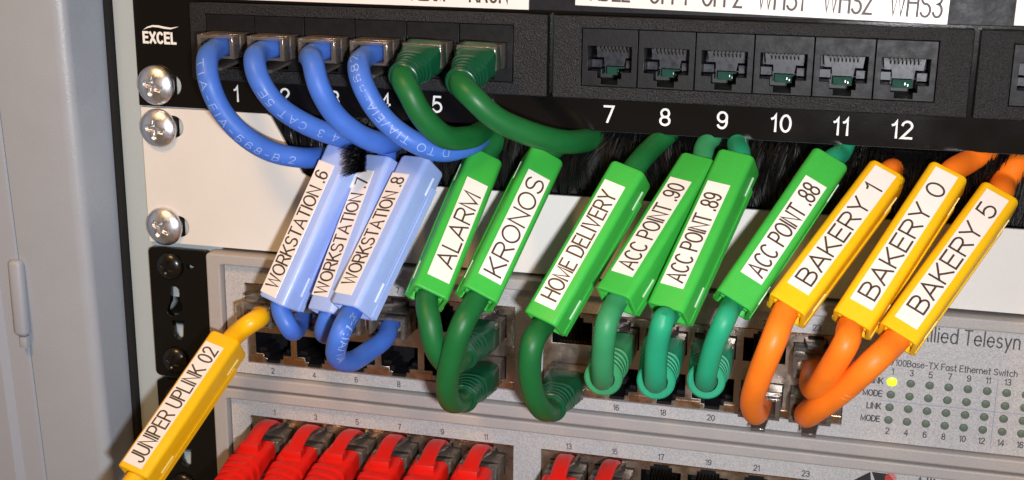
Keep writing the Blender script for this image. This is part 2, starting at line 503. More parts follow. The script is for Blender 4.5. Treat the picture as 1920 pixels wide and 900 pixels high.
obj('hinge', mb.mesh('hinge', bevel=1.5, seg=3), M['post_edge'], door)
mb = MB(); c = at(43, 643, -20)
mb.box(c.x - 1.4, c.x + 1.0, -19.7, -17, c.z - 1.9, c.z + 1.9)
obj('hinge_stop', mb.mesh('hinge_stop', bevel=.3), M['post_edge'], door)

rail = thing('rack_rail', 'pale grey upright rack rail behind the screws', 'rack rail', (0, 2, ZB))
holes = []
z0 = 6.35 + 44.45
while z0 > ZB:
    for dz in (0, -15.875, -31.75):
        pass
    z0 -= 44.45
for u in range(-3, 3):
    for dz in (6.35, 22.225, 38.1):
        z = u * 44.45 + dz
        holes.append(rect(-4.7, 4.7, z - 4.7, z + 4.7))
mb = plate_mb(rect(-15.4, 17, ZB, ZT), holes, 1.2, 3.2, 0.3)
mb.box(-15.6, -13.6, 3.3, 40, ZB, ZT)
obj('rail_face', mb, M['rail'], rail)
mb = MB(); mb.box(-17.02, -15.5, -1.3, 20, ZB, ZT)  # black strip added so the gap shows dark
g = tag(obj('dark_gap_strip', mb, M['void']), 'thin black strip put in for the dark gap between the cabinet frame and the rack rail', 'dark gap strip')
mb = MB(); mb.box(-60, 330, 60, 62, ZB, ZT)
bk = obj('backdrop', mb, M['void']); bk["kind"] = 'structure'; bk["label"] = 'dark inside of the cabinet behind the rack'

# ================================================================== PATCH PANEL
JP, J7, J1 = 15.62, 139.3, 26.0
DP, D7, D1 = 15.84, 138.9, 25.1
JZ = 20.85
pp = thing('patch_bay', 'black patch panel with numbered sockets and white name strips', 'patch panel', (120, 0, 0))
mods = [(13.0, 121.8, 18.2, 111.95, J1), (123.3, 233.6, 131.45, 225.25, J7), (235.1, 345, 243.4, 337.2, 251.2)]
mod_holes = [rect(a + 1, b - 1, 10.4, 31.4) for a, b, *_ in mods]
screw_hole = lambda z: rect(-5.0, 6.9, z - 3.4, z + 3.4, 3.3, 6)
mb = plate_mb(rect(-7.7, 475, -0.3, 88), mod_holes + [screw_hole(6.35)], -0.0, 1.1, 0.15)
obj('faceplate', mb, M['gloss'], pp)

# one socket, built once and copied
def slot_outline(up=False, s=1.0):
    pts = [(-6.1, 3.15), (6.1, 3.15), (6.1, -3.75), (3.35, -3.75), (3.35, -5.65), (2.3, -5.65), (2.3, -7.3), (-2.3, -7.3), (-2.3, -5.65), (-3.35, -5.65), (-3.35, -3.75), (-6.1, -3.75)]
    return [(x, -z if up else z) for x, z in pts]
def jack_mesh():
    mb = plate_mb(rect(-7.68, 7.68, -7.85, 7.85), [slot_outline()], -3.85, -2.2, 0.12)       # front plate (jack centre at 0,0)
    mb.box(-7.6, -6.3, -2.1, 12, -7.8, 7.8); mb.box(6.3, 7.6, -2.1, 12, -7.8, 7.8)
    mb.box(-6.25, 6.25, -2.1, 12, 3.3, 7.8); mb.box(-6.25, 6.25, 11, 12, -7.8, 3.2, 3)
    mb.box(-6.25, 6.25, -2.1, 12, -7.85, -7.45, 3)
    mb.box(-6.25, -3.5, -2.1, 2.6, -7.4, -3.9); mb.box(3.5, 6.25, -2.1, 2.6, -7.4, -3.9)
    # grey inner carrier: upper band, centre tongue, side ledges
    mb.prism([(-5.4, 2.0), (5.4, 2.0), (5.0, -1.0), (3.0, -1.0), (2.6, -3.3), (-2.9, -3.3), (-3.1, -1.0), (-5.0, -1.0)], 5.2, 8.0, 1)
    mb.box(-6.2, -3.4, 3.6, 8, -3.6, -1.5, 1); mb.box(3.4, 6.2, 3.6, 8, -3.6, -1.5, 1)
    mb.box(-6.2, -3.2, 2.8, 8, -5.6, -4.0, 1); mb.box(3.2, 6.2, 2.8, 8, -5.6, -4.0, 1)
    mb.box(-2.6, 2.5, 7.6, 8.6, -6.2, -3.9, 2)                                             # circuit board
    for k in range(8):                                                                      # comb and spring wires
        x = -3.57 + 1.02 * k
        mb.box(x - .33, x + .33, -1.0, 5.0, 2.15, 3.25, 3)
        mb.tube([(x, 0.0, 2.6), (x, 4.0, 1.4), (x, 6.6, -.2)], .22, 6, 4)
    mb.box(.6, .8, 7.4, 7.7, -5.3, -4.7, 5); mb.box(1.3, 1.5, 7.4, 7.7, -5.6, -5.1, 5)
    return mb.mesh('jack')
JM = jack_mesh()
jmats = [M['jack'], M['jack_in'], M['pcb'], M['pit'], M['gold'], M['solder']]
for mi, (a, b, ha, hb, c0) in enumerate(mods):
    z1, z2 = 9.2, 32.1
    ht, hbm = JZ + 7.95, JZ - 7.95
    mb = plate_mb(rect(a, b, z1, z2, .5), [rect(ha, hb, hbm, ht)], -4.0, 0.9, 0.35)
    md = obj('port_module', mb, M['module'], pp)
    for k in range(6):
        if mi == 2 and k > 0: continue
        j = obj('jack', JM, jmats, md, local=True)
        j.location = Vector((c0 + JP * k, 0, JZ)) * S
        j.location -= (pp.location + md.location)
    if mi == 2:
        mb = MB(); mb.box(259.2, 337, -3.8, 0, hbm, ht); obj('blank_insert', mb, M['jack'], md)

# printed numbers
mb = MB()
for k in range(6):
    put_text(mb, str(7 + k), (D7 + DP * k, -0.06, 2.45), 4.4, .62, gap=.26, sx=1.16)
    put_text(mb, str(1 + k), (D1 + DP * k, -0.06, 2.65), 4.4, .62, gap=.26, sx=1.16)
obj('port_numbers', mb, M['ink_w'], pp)
mb = MB()
put_text(mb, "EXCEL", at(270, 79, -0.06), 3.0, .74, 'LEFT', fit=10.6, gap=.30)
# swoosh above the word
up = [(269, 55), (276, 50), (286, 47), (297, 47.5), (308, 50), (320, 52), (334, 50)]
lo = [(334, 50.5), (320, 55), (308, 54), (297, 51.5), (286, 50.5), (277, 52.5), (269, 55.5)]
q = [at(x, y, -0.06) for x, y in up + lo]
n = len(up)
mb.add(q, [(i, i + 1, 2 * n - 2 - i, 2 * n - 1 - i) for i in range(n - 1)])
obj('maker_mark', mb, M['ink_w'], pp)

# white name strips above the modules
def tape(name, x0, z0, x1, tilt, words, parent):
    h = 10.5
    ex = V3((math.cos(tilt), 0, math.sin(tilt))); ez = V3((-math.sin(tilt), 0, math.cos(tilt)))
    L = (x1 - x0) / math.cos(tilt)
    O = V3((x0, -2.1, z0))
    mb = MB()
    mb.rings([[O + ex * a + ez * b + V3((0, y, 0)) for a, b in ((0, 0), (L, 0), (L, h), (0, h))] for y in (-0.3, 0.5)])
    s_ = obj('name_strip', mb.mesh('name_strip', bevel=.08, seg=1), M['paper'], parent)
    mb = MB(); n = 0
    for txt, a, wd in words:
        st, tl = strokes(txt)
        hgt = 6.4; k = wd / tl
        for pl in st:
            vs, fs = ribbon([(a + x * k, 1.75 + y * hgt) for x, y in pl], .62)
            n += 1
            mb.add([O + ex * v.x + ez * v.y + V3((0, -0.34 - .004 * (n % 3), 0)) for v in vs], fs)
    obj('lettering', mb, M['ink_b'], s_)
    return s_
mb = plate_mb(rect(12.5, 472, 32.9, 46), [], -1.75, -0.05, .2)
obj('strip_holder', mb, M['jack'], pp)
xa = at(772, 10, -2.4).x
tape('a', 16.0, 33.15, 115.9, -0.001, [("ALRM", xa - 16.0, 9.6), ("KRON", at(881, 10, -2.4).x - 16.0, 10.8)], pp)
X0 = 129.0
def wx(p): return at(p, 20, -2.4).x - X0
tape('b', X0, 34.75, 226.7, -0.019, [("HDEL", wx(1107), 10.6), ("OFF1", wx(1216), 10.0), ("OFF2", wx(1315), 10.5), ("WHS1", wx(1420), 11.6), ("WHS2", wx(1543), 12.2), ("WHS3", wx(1668), 12.8)], pp)
tape('c', 242.8, 33.3, 330, -0.01, [], pp)

# ================================================================== BRUSH PANEL
bp = thing('brush_plate', 'white steel cable-entry panel with a black brush slot', 'brush panel', (120, 0, -44))
cut = [(34.0, 0.6), (36.0, -1.5), (44.4, -16.2), (45.6, -18.3), (47.6, -19.5), (130, -19.7), (246, -20.3), (430, -20.5), (432, 0.6)]
out_ = [(-7.2, -0.75), (34.6, -0.75), (36.0, -1.5), (44.4, -16.2), (45.6, -18.3), (47.8, -19.5), (130, -19.7), (246, -20.3), (430, -20.5), (438, -0.75), (475, -0.75), (475, -43.75), (-7.2, -43.75)]
mb = plate_mb(out_, [screw_hole(-6.35), screw_hole(-38.1)], -0.3, 1.0, 0.2)
obj('faceplate', mb, M['white'], bp)
mb = MB(); mb.box(30, 440, 9, 10, -24, -0.5); mb.box(30, 440, 1.4, 9, -24.5, -22.5); mb.box(30, 440, 1.4, 9, -0.6, 0)
obj('brush_backing', mb, M['pit'], bp)
mb = MB()
def bristle(p0, p1, sag, r):
    mid = (p0 + p1) / 2 + sag
    pts = [p0, (p0 + mid) / 2 + sag * .2, mid, (mid + p1) / 2 + sag * .15, p1]
    rg = []
    for i, p in enumerate(pts):
        rr = r * (1 - .65 * i / 4)
        rg.append([p + V3((rr, 0, 0)), p + V3((-rr * .5, rr * .86, 0)), p + V3((-rr * .5, -rr * .86, 0))])
    mb.rings(rg, 0, False, True)
x = 36.0
while x < 252:                                      # bristles stick together in small bundles that lean together
    lean = 5.5 * math.sin(x * .17) + rnd.gauss(0, 3.0); tipy = -3.0 + 4.0 * rnd.random(); len_ = .72 + .28 * rnd.random(); wd = .5 + .9 * rnd.random()
    for i in range(int(12 + 16 * rnd.random())):
        xx = x + rnd.gauss(0, wd)
        zlo = -19.4 if xx > 47 else -1.5 - max(0, xx - 36) * 1.72
        a = V3((xx, 2.5 + 4.5 * rnd.random(), -0.8 + .3 * rnd.random()))
        zt = max(zlo + .5, -19.0 * len_ + rnd.gauss(0, 1.3))
        if rnd.random() < .06: zt *= .6
        b = V3((x + (xx - x) * .45 + lean + rnd.gauss(0, .35), tipy + rnd.gauss(0, .6), zt))
        if b.x < 47: b.x = max(b.x, 37 + (-zt) * .62)
        bristle(a, b, V3((lean * .08, -1.0 - .5 * rnd.random(), 0)), .10 + .07 * rnd.random())
    x += .7 + 1.5 * rnd.random()
for i in range(520):                                # the lower row, seen at the bottom of the slot
    x = 48 + 204 * rnd.random()
    a = V3((x, 2 + 4 * rnd.random(), -21.5))
    b = V3((x + rnd.gauss(0, 2.5), -2.2 + 2.5 * rnd.random(), -12 + 5 * rnd.random()))
    bristle(a, b, V3((0, -1.2, 0)), .10 + .05 * rnd.random())
for i in range(900):                                # tuft pushed out between two pale blue clips
    t = rnd.random(); f = 1 - .75 * rnd.random() ** 1.6
    a = at(688 - 10 * rnd.random(), 270 + 52 * t, -9 - 6 * rnd.random())
    tip = at(634 + 14 * rnd.random(), 281 + 50 * t + rnd.gauss(0, 4), -18.5 - 3.0 * rnd.random())
    bristle(a, a.lerp(tip, f), V3((0, -1.0 * f, .5 * f)), .13 + .08 * rnd.random())
for i in range(170):                                # hairs fanning in front of the cable behind the first yellow clip
    x = at(1700, 300, 0).x + rnd.gauss(0, 5)
    a = V3((x + rnd.gauss(0, 1.5), 1.5, -1.0)); b = V3((x + rnd.gauss(0, 2.0), -6 - 2 * rnd.random(), -9 - 7 * rnd.random()))
    bristle(a, b, V3((0, -1.0, 0)), .12 + .06 * rnd.random())
for i in range(26):                                 # stray hairs over the first orange-side clip
    a = at(1688 + 22 * rnd.random(), 330 + 16 * rnd.random(), -8); b = at(1682 + 12 * rnd.random(), 308 + 44 * rnd.random(), -13.5 - 2 * rnd.random())
    bristle(a, b, V3((0, -.8, 0)), .10)
br = obj('brush_bristles', mb, M['hair'], bp); br["kind"] = 'stuff'

# ================================================================== SWITCHES
SWX, SP, GAP = 34.37, 13.97, 11.96
def port_x(k): return SWX + SP * k + (GAP if k > 5 else 0)
YF = -1.6
ZU, ZL = -60.75, -73.75
def hole_pts(x, z, up):
    # wide part, then two narrowing steps for the latch
    s = 1 if up else -1
    pts = [(-5.95, -3.5 * s), (5.95, -3.5 * s), (5.95, 3.6 * s), (3.3, 3.6 * s), (3.3, 4.95 * s), (2.2, 4.95 * s), (2.2, 6.15 * s), (-2.2, 6.15 * s), (-2.2, 4.95 * s), (-3.3, 4.95 * s), (-3.3, 3.6 * s), (-5.95, 3.6 * s)]
    return [(x + a, z + b) for a, b in pts]
def port_mesh(up):
    """inside of one socket: dark walls, black latch block, gold wires"""
    s = 1 if up else -1
    mb = MB()
    mb.box(-6.3, 6.3, 11, 11.6, -6.8, 6.8)
    mb.box(-6.35, -6.0, -.7, 11, -3.6, 6.5) if up else mb.box(-6.35, -6.0, -.7, 11, -6.5, 3.6)
    mb.box(6.0, 6.35, -.7, 11, -3.6, 6.5) if up else mb.box(6.0, 6.35, -.7, 11, -6.5, 3.6)
    za, zb = sorted((-3.6 * s, -3.9 * s)); mb.box(-6.3, 6.3, -.7, 11, za, zb)
    za, zb = sorted((6.2 * s, 6.5 * s)); mb.box(-6.3, 6.3, -.7, 11, za, zb)
    for sx in (-1, 1):                               # black plastic shoulders either side of the latch slot
        xa, xb = sorted((2.3 * sx, 5.9 * sx)); za, zb = sorted((3.7 * s, 6.1 * s)); mb.box(xa, xb, .6, 9, za, zb)
        xa, xb = sorted((3.4 * sx, 5.9 * sx)); za, zb = sorted((2.4 * s, 3.6 * s)); mb.box(xa, xb, 1.2, 9, za, zb)
    za, zb = sorted((5.2 * s, 6.1 * s)); mb.box(-2.1, 2.1, -1.9, 4, za, zb)
    for k in range(8):
        x = -3.57 + 1.02 * k
        mb.tube([(x, .6, -3.2 * s), (x, 4.5, -2.6 * s), (x, 8.5, -.6 * s)], .25, 6, 1)
    return mb.mesh('port_socket')
PU, PL = port_mesh(True), port_mesh(False)

def led_mesh():
    mb = MB(); rg = []
    for r, y in ((1.16, .6), (1.16, -.10), (1.02, -.30), (.6, -.44), (.15, -.48)):
        rg.append([V3((r * math.cos(a), y, r * math.sin(a))) for a in (2 * math.pi * i / 20 for i in range(20))])
    mb.rings(rg)
    return mb.mesh('indicator_light')
LEDM = led_mesh()

def make_switch(dz, label, first):
    sw = thing('ethernet_switch', label, 'network switch', (130, 0, dz - 88), None, 'grey network switches')
    z = lambda a: a + dz
    X1 = 452
    # bezel: frame with a step down to the face
    mb = plate_mb(rect(14.2, X1, z(-88.45), z(-44.75), 1.2), [rect(18.9, X1 - 5, z(-84.6), z(-48.2), .8)], -4.3, 6, 0.55)
    mb.box(15, X1 - 1, 13, 60, z(-88.2), z(-45.2)); mb.box(15, 19, 6.1, 13, z(-88.2), z(-45.2)); mb.box(19, X1 - 1, 6.1, 13, z(-48), z(-45.2)); mb.box(19, X1 - 1, 6.1, 13, z(-88.2), z(-85))
    obj('bezel', mb, M['bezel'], sw)
    banks = [(25.75, 112.95), (121.55, 208.75)]
    bz0, bz1 = -80.55, -54.05
    mb = plate_mb(rect(19.3, X1 - 5.4, z(-84.2), z(-48.6), .6), [rect(a, b, z(bz0), z(bz1)) for a, b in banks], YF - .35, 0.4, 0.12)
    fc = obj('front_face', mb, M['face'], sw)
    # ear with keyholes
    kh1 = [at(x, y, -1.6) for x, y in ((319, 541), (323, 537.5), (330, 538), (336, 544), (337, 551), (336, 556), (341, 569), (344, 578), (338, 586), (331, 591), (322, 593), (316, 589), (313, 583), (315, 574), (319, 566), (319, 553))]
    kh2 = [at(x, y, -1.6) for x, y in ((321, 601), (347, 601), (345, 607), (344, 617), (344, 630), (339, 638), (331, 634), (326, 624), (325, 613))]
    kh3 = [at(x, y, -1.6) for x, y in ((350, 496), (355, 496.5), (366, 503), (366, 505), (351, 505))]
    hs = [[(p.x, p.z + dz) for p in k] for k in (kh1, kh2, kh3)]
    mb = plate_mb(rect(-7.0, 14.0, z(-88.3), z(-45.1), 1.6), hs, -1.6, 0.6, 0.15)
    obj('mounting_ear', mb, M['ear'], sw)
    # port banks
    for bi, (a, b) in enumerate(banks):
        mb = plate_mb(rect(a + .15, b - .15, z(bz0) + .15, z(bz1) - .15), [hole_pts(port_x(bi * 6 + k), z(zz), u) for k in range(6) for zz, u in ((ZU, True), (ZL, False))], -1.15, -0.55, 0.1)
        sh = obj('port_bank', mb, M['shield'], sw)
        off = sw.location + sh.location
        for k in range(6):
            for zz, u in ((ZU, True), (ZL, False)):
                p = obj('port_socket', PU if u else PL, [M['jack'], M['gold']], sh, local=True)
                p.location = Vector((port_x(bi * 6 + k), 0, z(zz))) * S - off
        # bright folded lip along the top, strips in the bottom coloured as the steel's warm reflection
        mb = MB()
        mb.box(a + .2, b - .2, -1.75, -1.2, z(bz1) - .75, z(bz1) - .25)
        for k in range(7):
            x0 = a + .3 if k == 0 else port_x(bi * 6 + k - 1) + 3.6
            x1 = b - .3 if k == 6 else port_x(bi * 6 + k) - 3.6
            mb.box(x0, x1, -1.45, -1.17, z(bz0) + .3, z(bz0) + 2.3)
        obj('bank_lip', mb, M['shield_warm'], sw)
    # port numbers
    mb = MB(); YP = YF - .40
    for k in range(12):
        put_text(mb, str(2 * k + 1), (port_x(k), YP, z(-53.0)), 1.7, .27)
        put_text(mb, str(2 * k + 2), (port_x(k), YP, z(-83.3)), 1.7, .27)
    # maker name and legends
    if first:
        o = at(1724, 645, YP); e = at(1911, 655, YP)
        put_text(mb, "Allied Telesyn", (o.x, YP, -53.2), 4.1, .42, 'LEFT', fit=e.x - o.x, gap=.22)
        put_text(mb, "O", (255.2, YP, -50.4), 1.1, .16); put_text(mb, "R", (255.2, YP - .003, -50.1), .5, .1)
        o = at(1668, 676, YP)
        put_text(mb, "10/100Base-TX Fast Ethernet Switch", (219.0, YP, -61.1), 1.75, .25, 'LEFT', fit=253.7 - 219.0)
        for r, t in enumerate(("LINK", "MODE", "LINK", "MODE")):
            put_text(mb, t, (219.0, YP, -66.8 - 3.81 * r), 1.65, .32, 'RIGHT')
        for k in range(12):
            put_text(mb, str(2 * k + 1), (221.39 + 5.03 * k, YP, -63.7), 1.7, .28)
            put_text(mb, str(2 * k + 2), (221.39 + 5.03 * k, YP, -81.55), 1.7, .28)
    else:
        put_text(mb, "Allied Telesyn", (230.2, YP, z(-53.35)), 4.1, .42, 'LEFT', fit=28)
    obj('lettering', mb, M['ink_g'], sw)
    if first:
        mb = MB()
        mb.box(219, 283, YP, YP + .02, -71.9, -71.7); mb.box(248.9, 249.1, YP - .006, YP + .01, -82, -62)
        obj('guide_lines', mb, M['ink_blue'], sw)
        for k in range(12):
            for r in range(4):
                o = obj('indicator_light', LEDM, M['led_on'] if (k == 0 and r == 0) else M['led'], sw, local=True)
                o.location = Vector((221.39 + 5.03 * k, YF - .35, -66.0 - 3.81 * r)) * S - sw.location
                if k == 0 and r == 0:
                    o["label"] = 'lit yellow-green indicator light'; o.scale = (1.2, 1, 1.1)
    else:
        mb = MB()
        def poly(pts): mb.add([V3((x, YP, zz)) for x, zz in pts], [tuple(range(len(pts)))])
        b0 = at(1632, 884.6, YP); b1 = at(1634.5, 884.6, YP)
        poly([(b0.x, b0.z), (b0.x - 8.4, b0.z - 6), (b0.x + .9, b0.z - 6)])
        poly([(b1.x, b1.z), (b1.x + 4.6, b1.z - .1), (b1.x + 7.4, b1.z - 3.2), (b1.x + 1.4, b1.z - 3.4)])
        obj('maker_mark', mb, M['ink_k'], sw)
        mb = MB(); c = at(1670, 898, YP)
        for i in range(7):
            zz = 1.35 - .45 * i; hw = math.sqrt(max(0.05, 1.62 ** 2 - zz ** 2))
            mb.add([V3((c.x - hw, YP - .02, c.z + zz)), V3((c.x + hw, YP - .02, c.z + zz)), V3((c.x + hw, YP - .02, c.z + zz + .30)), V3((c.x - hw, YP - .02, c.z + zz + .30))], [(0, 1, 2, 3)])
        obj('maker_mark_disc', mb, M['ink_red'], sw)
    return sw
make_switch(0, 'upper grey network switch with lettering and rows of small indicator lights', True)
make_switch(-44.45, 'lower grey network switch with a row of red plugs', False)

# ================================================================== SCREWS
def screw_mesh():
    mb = MB(); R = 6.1; rings = []; NA = 72
    def dome(r): return -3.3 * math.sqrt(max(0, 1 - (r / R) ** 2 * .93)) - .1
    for r in [6.1, 5.85, 5.4, 4.9, 4.4, 3.9, 3.5, 3.2, 2.95, 2.7, 2.45, 2.2, 1.95, 1.7, 1.45, 1.2, .95, .7, .45, .2, .03]:
        ring = []
        for i in range(NA):
            a = 2 * math.pi * i / NA
            x, z = r * math.cos(a), r * math.sin(a)
            y = dome(r)
            c = min(abs(x), abs(z)); l = max(abs(x), abs(z))
            wd = .62 + .25 * max(0, 1 - l / 1.6)
            if l < 3.1:
                k = min(1, max(0, (wd + .18 - c) / .36)) * min(1, max(0, (3.1 - l) / .45))
                y += k * (1.5 - .28 * l)
            ring.append(V3((x, y, z)))
        rings.append(ring)
    rings = [[V3((5.6 * math.cos(2 * math.pi * i / NA), .2, 5.6 * math.sin(2 * math.pi * i / NA))) for i in range(NA)], [V3((6.1 * math.cos(2 * math.pi * i / NA), -.3, 6.1 * math.sin(2 * math.pi * i / NA))) for i in range(NA)]] + rings
    mb.rings(rings)
    mb.rings([[V3((2.8 * math.cos(2 * math.pi * i / 16), y, 2.8 * math.sin(2 * math.pi * i / 16))) for i in range(16)] for y in (.1, 8)])
    return mb.mesh('screw', angle=50)
SM = screw_mesh()
def screw(x, y, z, spin, label, m, sc=1.0, grp='silver cross-head screws'):
    o = tag(obj('screw', SM, m, local=True), label, 'screw', grp)
    o.location = Vector((x, y, z)) * S
    o.rotation_euler = (0, spin, 0)
    o.scale = (sc, sc, sc)
    return o
screw(-1.2, -.1, 6.3, .35, 'silver cross-head screw holding the black patch panel', M['zinc'])
screw(-1.1, -.35, -7.0, .15, 'silver cross-head screw at the top corner of the white panel', M['zinc'])
screw(-1.1, -.35, -38.2, .5, 'silver cross-head screw at the lower corner of the white panel', M['zinc'])
for z, l in ((-50.8, 'black screw at the top of the upper black mounting ear'), (-82.4, 'black screw at the foot of the upper black mounting ear'),
             (-95.4, 'black screw at the top of the lower black mounting ear'), (-126.6, 'black screw at the foot of the lower black mounting ear')):
    screw(.4, -1.7, z, .3, l, M['blackscrew'], .72, 'black screws in the mounting ears')
for z, s_ in ((6.35, 1), (-6.35, 1), (-38.1, 1)):
    pass

# ================================================================== CABLES
def plug_mesh(out, up, boot):
    """clear plug in its own frame: opening centre at the origin, cable side towards -y; latch above if up"""
    mb = MB(); W_, H_ = 5.75, 3.35
    s = 1 if up else -1
    # hollow shell: outer skin and inner skin joined round the cable mouth
    o = [(-W_, -H_), (W_, -H_), (W_, H_), (-W_, H_)]
    i_ = [(-W_ + 1.3, -H_ + .7), (W_ - 1.3, -H_ + .7), (W_ - 1.3, H_ - .9), (-W_ + 1.3, H_ - .9)]
    R = lambda pl, y, k=1.0: [V3((x * k, y, z * k)) for x, z in pl]
    mb.rings([R(o, 8), R(o, -out + 5.2), R(o, -out + 5.0, .95), R(o, -out + 4.4, .95), R(o, -out + 4.2), R(o, -out + .4), R(o, -out, .94), R(i_, -out), R(i_, -out + 5), R(i_, -out + 9, .6)], 0, True, True)
    mb.box(-W_ + .1, W_ - .1, -out + 3.2, -out + 4.0, s * -H_ - .12, s * -H_ + .12)
    # latch
    mb.rings([[V3((x, y, s * z)) for x, z in ((-hw, z0), (hw, z0), (hw, z0 + .9), (-hw, z0 + .9))] for y, z0, hw in ((7.5, H_ - .2, 3.0), (3, H_ + .4, 3.0), (-3, H_ + 1.3, 3.0), (-out + 1, H_ + 2.4, 2.0), (-out - .5, H_ + 2.5, 2.0))], 0)
    cols = [1, 4, 2, 4, 3, 4, 1, 2]
    for k in range(8):
        x = -3.57 + 1.02 * k
        mb.tube([(x * .55, -out + 7.5, .3 * (k % 2)), (x * .8, -out + 9.5, .2), (x, -out + 12, s * -1.0), (x, 7.5, s * -1.2)], .44, 6, cols[k])
    for k in range(8):
        x = -3.57 + 1.02 * k
        mb.box(x - .17, x + .17, 4.6, 7.4, s * -H_ - .05, s * -H_ + 1.6, 5)
    za, zb = sorted((s * -.1, s * -2.5))
    mb.box(-W_ + 1.0, W_ - 1.0, -out + 5.6, 5.5, za, zb, 6)  # added core block, carries the lamp reflection as colour
    me = mb.mesh('plug', bevel=.22, seg=2)
    return me
PM = {(o, u): plug_mesh(o, u, False) for o in (14.0, 12.5) for u in (True, False)}
pmats = [M['clear'], M['wire_b'], M['wire_o'], M['wire_g'], M['wire_w'], M['gold'], M['lamp_tint_core']]

def add_plug(root, x, z, out, up, tint=None, tilt=(0, 0)):
    p = obj('plug', PM[(out, up)], pmats, root, local=True)
    p.location = Vector((x, 0, z)) * S - root.location
    p.rotation_euler = (tilt[0], 0, tilt[1])
    return p

def boot_mb(p0, p1, rx, rz, r1, start=.44, k=5):
    """moulded strain-relief boot from the plug (rectangular) to the cable (round), with ribs towards its mouth"""
    mb = MB(); p0, p1 = V3(p0), V3(p1)
    t = (p1 - p0).normalized()
    X = V3((1, 0, 0)); X = (X - t * X.dot(t)).normalized(); Z = X.cross(t); Z = Z if Z.z > 0 else -Z
    L = (p1 - p0).length; rg = []; NA = 32
    steps = []
    n = 0.0
    while n < start: steps.append((n, 1.0)); n += .11
    for i in range(k):
        a = start + .02 + (.98 - start) * i / k; d = (.98 - start) / k
        steps += [(a, .86), (a + d * .34, .86), (a + d * .42, 1.05), (a + d * .94, 1.05)]
    steps.append((1.0, 1.0))
    for f, sc in steps:
        e = 2 + 4.0 * max(0, 1 - f * 1.35) ** 1.2          # superellipse power: square to round
        g = min(1, max(0, (f - .18) / .7)); g = g * g * (3 - 2 * g)
        ax, az = rx + (r1 - rx) * g, rz + (r1 - rz) * g
        ring = []
        for i in range(NA):
            q = 2 * math.pi * i / NA; c, s_ = math.cos(q), math.sin(q)
            kx = math.copysign(abs(c) ** (2 / e), c); kz = math.copysign(abs(s_) ** (2 / e), s_)
            ring.append(p0 + t * (L * f) + X * kx * ax * sc + Z * kz * az * sc)
        rg.append(ring)
    rg.append([p1 + t * .25 + (X * math.cos(2 * math.pi * i / NA) + Z * math.sin(2 * math.pi * i / NA)) * (r1 - .2) for i in range(NA)])
    rg.append([p1 + t * .25 + (X * math.cos(2 * math.pi * i / NA) + Z * math.sin(2 * math.pi * i / NA)) * 3.15 for i in range(NA)])
    rg.append([p1 - t * 2.5 + (X * math.cos(2 * math.pi * i / NA) + Z * math.sin(2 * math.pi * i / NA)) * 3.15 for i in range(NA)])
    mb.rings(rg)
    return mb

def cable_print(root, path, r, txt, s0, h, wd, m, th0=0.0, back=False, stretch=1.0, gap=.22):
    """lettering round the sheath; s0 = mm from the start of the path, th0 = angle from the outer side"""
    fr = frames(path); L = [0.0]
    for i in range(1, len(path)): L.append(L[-1] + (path[i] - path[i - 1]).length)
    tot = L[-1]
    def place(s, ang):
        s = min(max(s, 0), tot - .01); j = 0
        while j < len(L) - 2 and L[j + 1] < s: j += 1
        f = (s - L[j]) / max(L[j + 1] - L[j], 1e-6)
        p = fr[j][0].lerp(fr[j + 1][0], f); t = fr[j][1].lerp(fr[j + 1][1], f).normalized()
        o = V3((.12, -.95, .2)); o = (o - t * o.dot(t)).normalized(); b = t.cross(o)
        return p + (o * math.cos(ang) + b * math.sin(ang)) * (r + .05)
    st, tl = strokes(txt, gap, .5); mb = MB()
    for pl in st:
        dense = [pl[0]]
        for a, b in zip(pl, pl[1:]):
            n = max(1, int(math.hypot(b[0] - a[0], b[1] - a[1]) / .3))
            dense += [(a[0] + (b[0] - a[0]) * k / n, a[1] + (b[1] - a[1]) * k / n) for k in range(1, n + 1)]
        vs, fs = ribbon([(x * h * stretch, (y - .5) * h) for x, y in dense], wd)
        sg = -1 if back else 1
        mb.add([place(s0 + sg * v.x, th0 + sg * -v.y / r) for v in vs], fs)
    return obj('lettering', mb, m, root)

# ---- cables of the patch panel
def top_cable(k, pts, r, m, label, group, boot=None, prints=()):
    x = J1 + JP * k
    root = thing('patch_cable', label, 'network cable', (x, -6, JZ - .4), None, group)
    add_plug(root, x, JZ - .3, 14.0, False)
    P = [V3((x, -3, JZ - .3)), V3((x, -9, JZ - .3))] if not boot else [V3((x, -8, JZ - .3))]
    P += [at(*q) for q in pts]
    path = spline(P)
    mb = MB(); mb.tube(path, uneven(r), 24)
    sh = obj('sheath', mb, m, root)
    if boot:
        obj('boot', boot_mb((x, -9.5, JZ - .3), at(*boot), 5.9, 4.3, 4.3), M['bootgreen'], root)
    for a in prints: cable_print(sh, path, r, *a)
    return root
GB, GG = 'blue patch cables plugged into the black panel', 'dark green patch cables plugged into the black panel'
top_cable(0, [(401, 95, -15), (389, 108, -22), (391, 150, -26), (414, 205, -25), (455, 252, -22), (510, 285, -16), (570, 296, -9), (612, 292, 2), (640, 285, 8)], 3.05, M['blue'],
          'blue patch cable in socket 1, sweeping low across the white panel', GB, prints=[("TIA-EIA-568-B.2", 22, 2.15, .22, M['print_pale'], .30, False, 1.5, .44)])
top_cable(1, [(487, 99, -15), (477, 112, -22), (486, 150, -25), (521, 198, -23), (582, 237, -17), (643, 258, -10), (680, 260, 2), (700, 253, 8)], 3.05, M['blue'],
          'blue patch cable in socket 2 printed CAT 5E', GB, prints=[("4 3  CAT 5E", 54, 2.2, .22, M['print_pale'], .15, True, 1.35, .44)])
